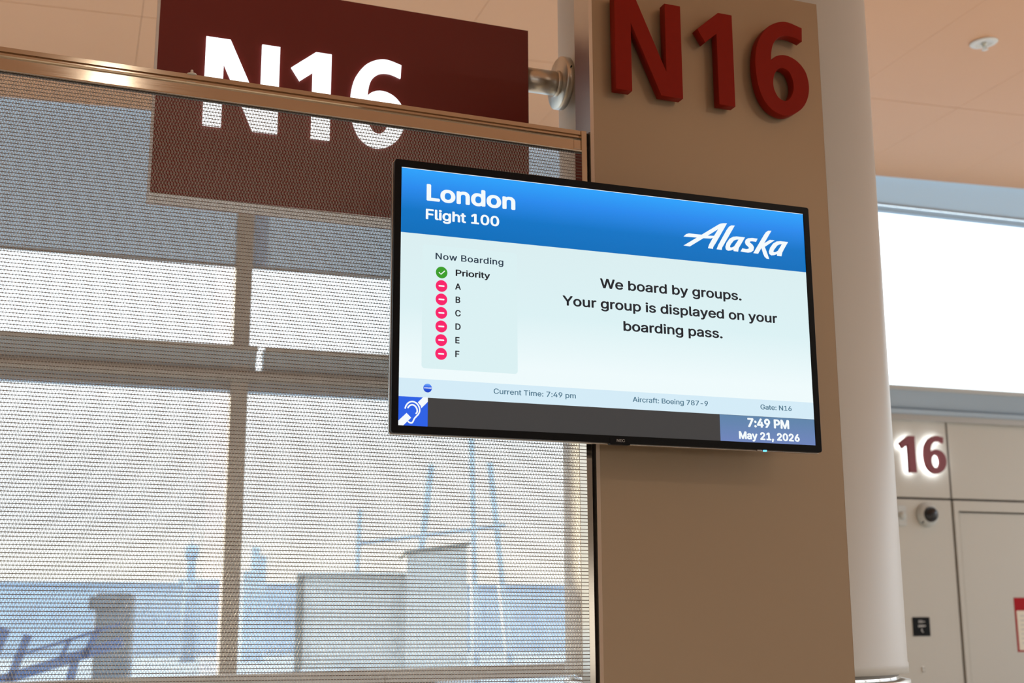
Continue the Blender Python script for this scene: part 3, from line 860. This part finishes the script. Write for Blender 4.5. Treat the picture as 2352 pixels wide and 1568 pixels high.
# ================================================================== OUTSIDE, ON THE APRON
GZ = -4.3
MB().box(-400, 700, 10.3, 900, GZ - 0.3, GZ, M['apron']).build('ground_apron', kind='structure')

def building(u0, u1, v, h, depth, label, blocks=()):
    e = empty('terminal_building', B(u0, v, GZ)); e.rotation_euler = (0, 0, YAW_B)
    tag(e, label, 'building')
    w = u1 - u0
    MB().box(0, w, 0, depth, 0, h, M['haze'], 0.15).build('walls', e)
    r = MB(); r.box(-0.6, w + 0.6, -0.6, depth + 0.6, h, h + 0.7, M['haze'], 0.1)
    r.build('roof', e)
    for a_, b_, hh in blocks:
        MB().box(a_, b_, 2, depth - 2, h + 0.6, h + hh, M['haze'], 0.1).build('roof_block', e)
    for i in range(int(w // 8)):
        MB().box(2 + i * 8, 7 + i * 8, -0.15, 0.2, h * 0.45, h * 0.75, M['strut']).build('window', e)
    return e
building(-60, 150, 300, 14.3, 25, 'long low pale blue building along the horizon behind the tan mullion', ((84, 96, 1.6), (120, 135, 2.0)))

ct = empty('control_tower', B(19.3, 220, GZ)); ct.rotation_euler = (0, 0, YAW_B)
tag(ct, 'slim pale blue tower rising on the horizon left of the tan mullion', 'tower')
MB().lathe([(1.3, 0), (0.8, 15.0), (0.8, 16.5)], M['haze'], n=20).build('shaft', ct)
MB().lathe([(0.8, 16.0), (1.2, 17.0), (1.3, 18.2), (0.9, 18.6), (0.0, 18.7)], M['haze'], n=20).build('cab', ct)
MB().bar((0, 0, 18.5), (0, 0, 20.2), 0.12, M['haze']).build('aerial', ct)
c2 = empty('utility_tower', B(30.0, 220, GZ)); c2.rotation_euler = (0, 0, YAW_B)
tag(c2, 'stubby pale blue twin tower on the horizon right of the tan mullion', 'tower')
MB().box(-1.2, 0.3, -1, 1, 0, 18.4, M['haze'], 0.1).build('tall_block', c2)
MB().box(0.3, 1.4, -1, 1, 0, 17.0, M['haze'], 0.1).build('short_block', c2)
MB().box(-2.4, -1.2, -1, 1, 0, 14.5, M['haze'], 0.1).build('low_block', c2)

# jet bridge
jb = empty('jet_bridge', B(4.0, 24, GZ)); jb.rotation_euler = (0, 0, -13 * D2R)
tag(jb, 'boxy grey jet bridge outside the windows, seen through the mesh', 'jet bridge')
def zq(z): return z - GZ
tn = MB(); tn.box(0.10, 2.7, 0.0, 2.6, zq(0.80), zq(2.46), M['bridge'], 0.03); tn.build('tunnel', jb)
MB().box(-0.02, 0.10, -0.06, 2.66, zq(0.76), zq(2.48), M['bridged'], 0.01).build('end_frame', jb)
MB().box(-0.02, 2.75, -0.08, 2.7, zq(2.46), zq(2.52), M['bridge'], 0.01).build('roof_edge', jb)
cbx = MB(); k = cbx.mi(M['bridge'])
V = [cbx.bm.verts.new(p) for p in [(x, y, zq(z)) for y in (-0.35, 1.8) for x, z in ((1.95, 0.60), (3.05, 0.60), (3.05, 2.98), (1.95, 2.83))]]
for f in ((0, 1, 2, 3), (7, 6, 5, 4), (0, 4, 5, 1), (1, 5, 6, 2), (2, 6, 7, 3), (3, 7, 4, 0)):
    cbx.bm.faces.new([V[i] for i in f]).material_index = k
cbx.build('cab', jb)
crf = MB().extrude_x([(-0.41, 0), (1.86, 0), (1.86, 0.06), (-0.41, 0.06)], 1.90, 3.10, M['bridged'], 0.136, 1.9).build('cab_roof', jb)
crf.location = (0, 0, zq(2.83))
MB().box(1.0, 1.3, 1.0, 1.4, 0, zq(0.8), M['bridged']).box(2.3, 2.6, 1.0, 1.4, 0, zq(0.62), M['bridged']).build('support_column', jb)
MB().box(0.7, 2.9, 0.8, 1.6, 0.0, 0.5, M['bridged'], 0.05).build('wheel_bogie', jb)

# pale blue boarding gantry with sloping legs
gt = empty('floodlight_gantry', B(7.5, 30, GZ)); gt.rotation_euler = (0, 0, YAW_B)
tag(gt, 'pale blue steel gantry with sloping legs standing behind the jet bridge', 'gantry')
for (a0, z0), (a1, z1), r in (((-0.50, GZ), (0.60, 5.3), 0.10), ((1.85, GZ), (1.58, 6.4), 0.09), ((3.1, GZ), (2.05, 5.4), 0.10), ((-1.35, GZ), (-1.10, 4.2), 0.07)):
    MB().bar((a0, 0, zq(z0)), (a1, 0, zq(z1)), r, M['strut']).build('leg', gt)
MB().bar((-1.2, 0, zq(3.4)), (2.45, 0, zq(3.9)), 0.05, M['strut']).build('crossbar', gt)

# ground vehicles, lower left
tk = empty('service_truck', B(0.66, 32, GZ)); tk.rotation_euler = (0, 0, -8 * D2R)
tag(tk, 'tall slate grey lift truck on the apron, left of the tan mullion', 'truck')
MB().box(0.05, 0.85, 0, 1.6, 1.1, zq(2.32), M['slate'], 0.05).build('lift_body', tk)
MB().box(-0.10, 0.55, -0.05, 1.65, zq(1.95), zq(2.25), M['slate'], 0.03).build('head_platform', tk)
MB().box(-1.4, 1.1, -0.1, 1.8, 0.5, 1.15, M['slate'], 0.06).build('chassis', tk)
for wx in (-0.9, 0.6):
    for wy in (-0.12, 1.62): MB().lathe([(0.42, wy), (0.42, wy + 0.2)], M['tyre'], org=(wx, 0, 0.42), axis='Y', n=20).build('wheel', tk)
bl = empty('belt_loader', B(-0.6, 27.0, GZ)); bl.rotation_euler = (0, 0, -6 * D2R)
tag(bl, 'dark blue belt loader with slanting boom at the lower left, seen through the mesh', 'belt loader')
def sbar(name, a, z0, b, z1, w, m):
    d = Vector((b - a, z1 - z0)).normalized(); n = Vector((-d.y, d.x)) * w / 2
    P = [Vector((a, zq(z0))) + n, Vector((b, zq(z1))) + n, Vector((b, zq(z1))) - n, Vector((a, zq(z0))) - n]
    MB().prism([(p.x, p.y) for p in P], -0.12, 0.12, m).build(name, bl)
sbar('boom', -1.3, 0.30, 1.75, 1.28, 0.20, M['blue'])
sbar('boom_rail', -0.2, 1.02, 1.70, 1.62, 0.06, M['blue'])
for a_, z0_, b_, z1_, w_ in ((-0.85, 0.30, -0.40, 1.55, 0.20), (-0.30, 0.45, 0.02, 1.42, 0.14), (0.62, 0.95, 0.78, 1.35, 0.08), (1.05, 1.0, 1.30, 1.55, 0.12)):
    sbar('upright', a_, z0_, b_, z1_, w_, M['blue'])
MB().box(-1.6, 1.4, -0.7, 0.9, 0.5, 1.2, M['blue'], 0.05).build('chassis', bl)
sbar('lift_arm', 0.2, -3.2, 0.9, 0.98, 0.16, M['blue'])
for wx in (-1.2, 1.0):
    for wy in (-0.72, 0.75): MB().lathe([(0.4, wy), (0.4, wy + 0.2)], M['tyre'], org=(wx, 0, 0.4), axis='Y', n=20).build('wheel', bl)
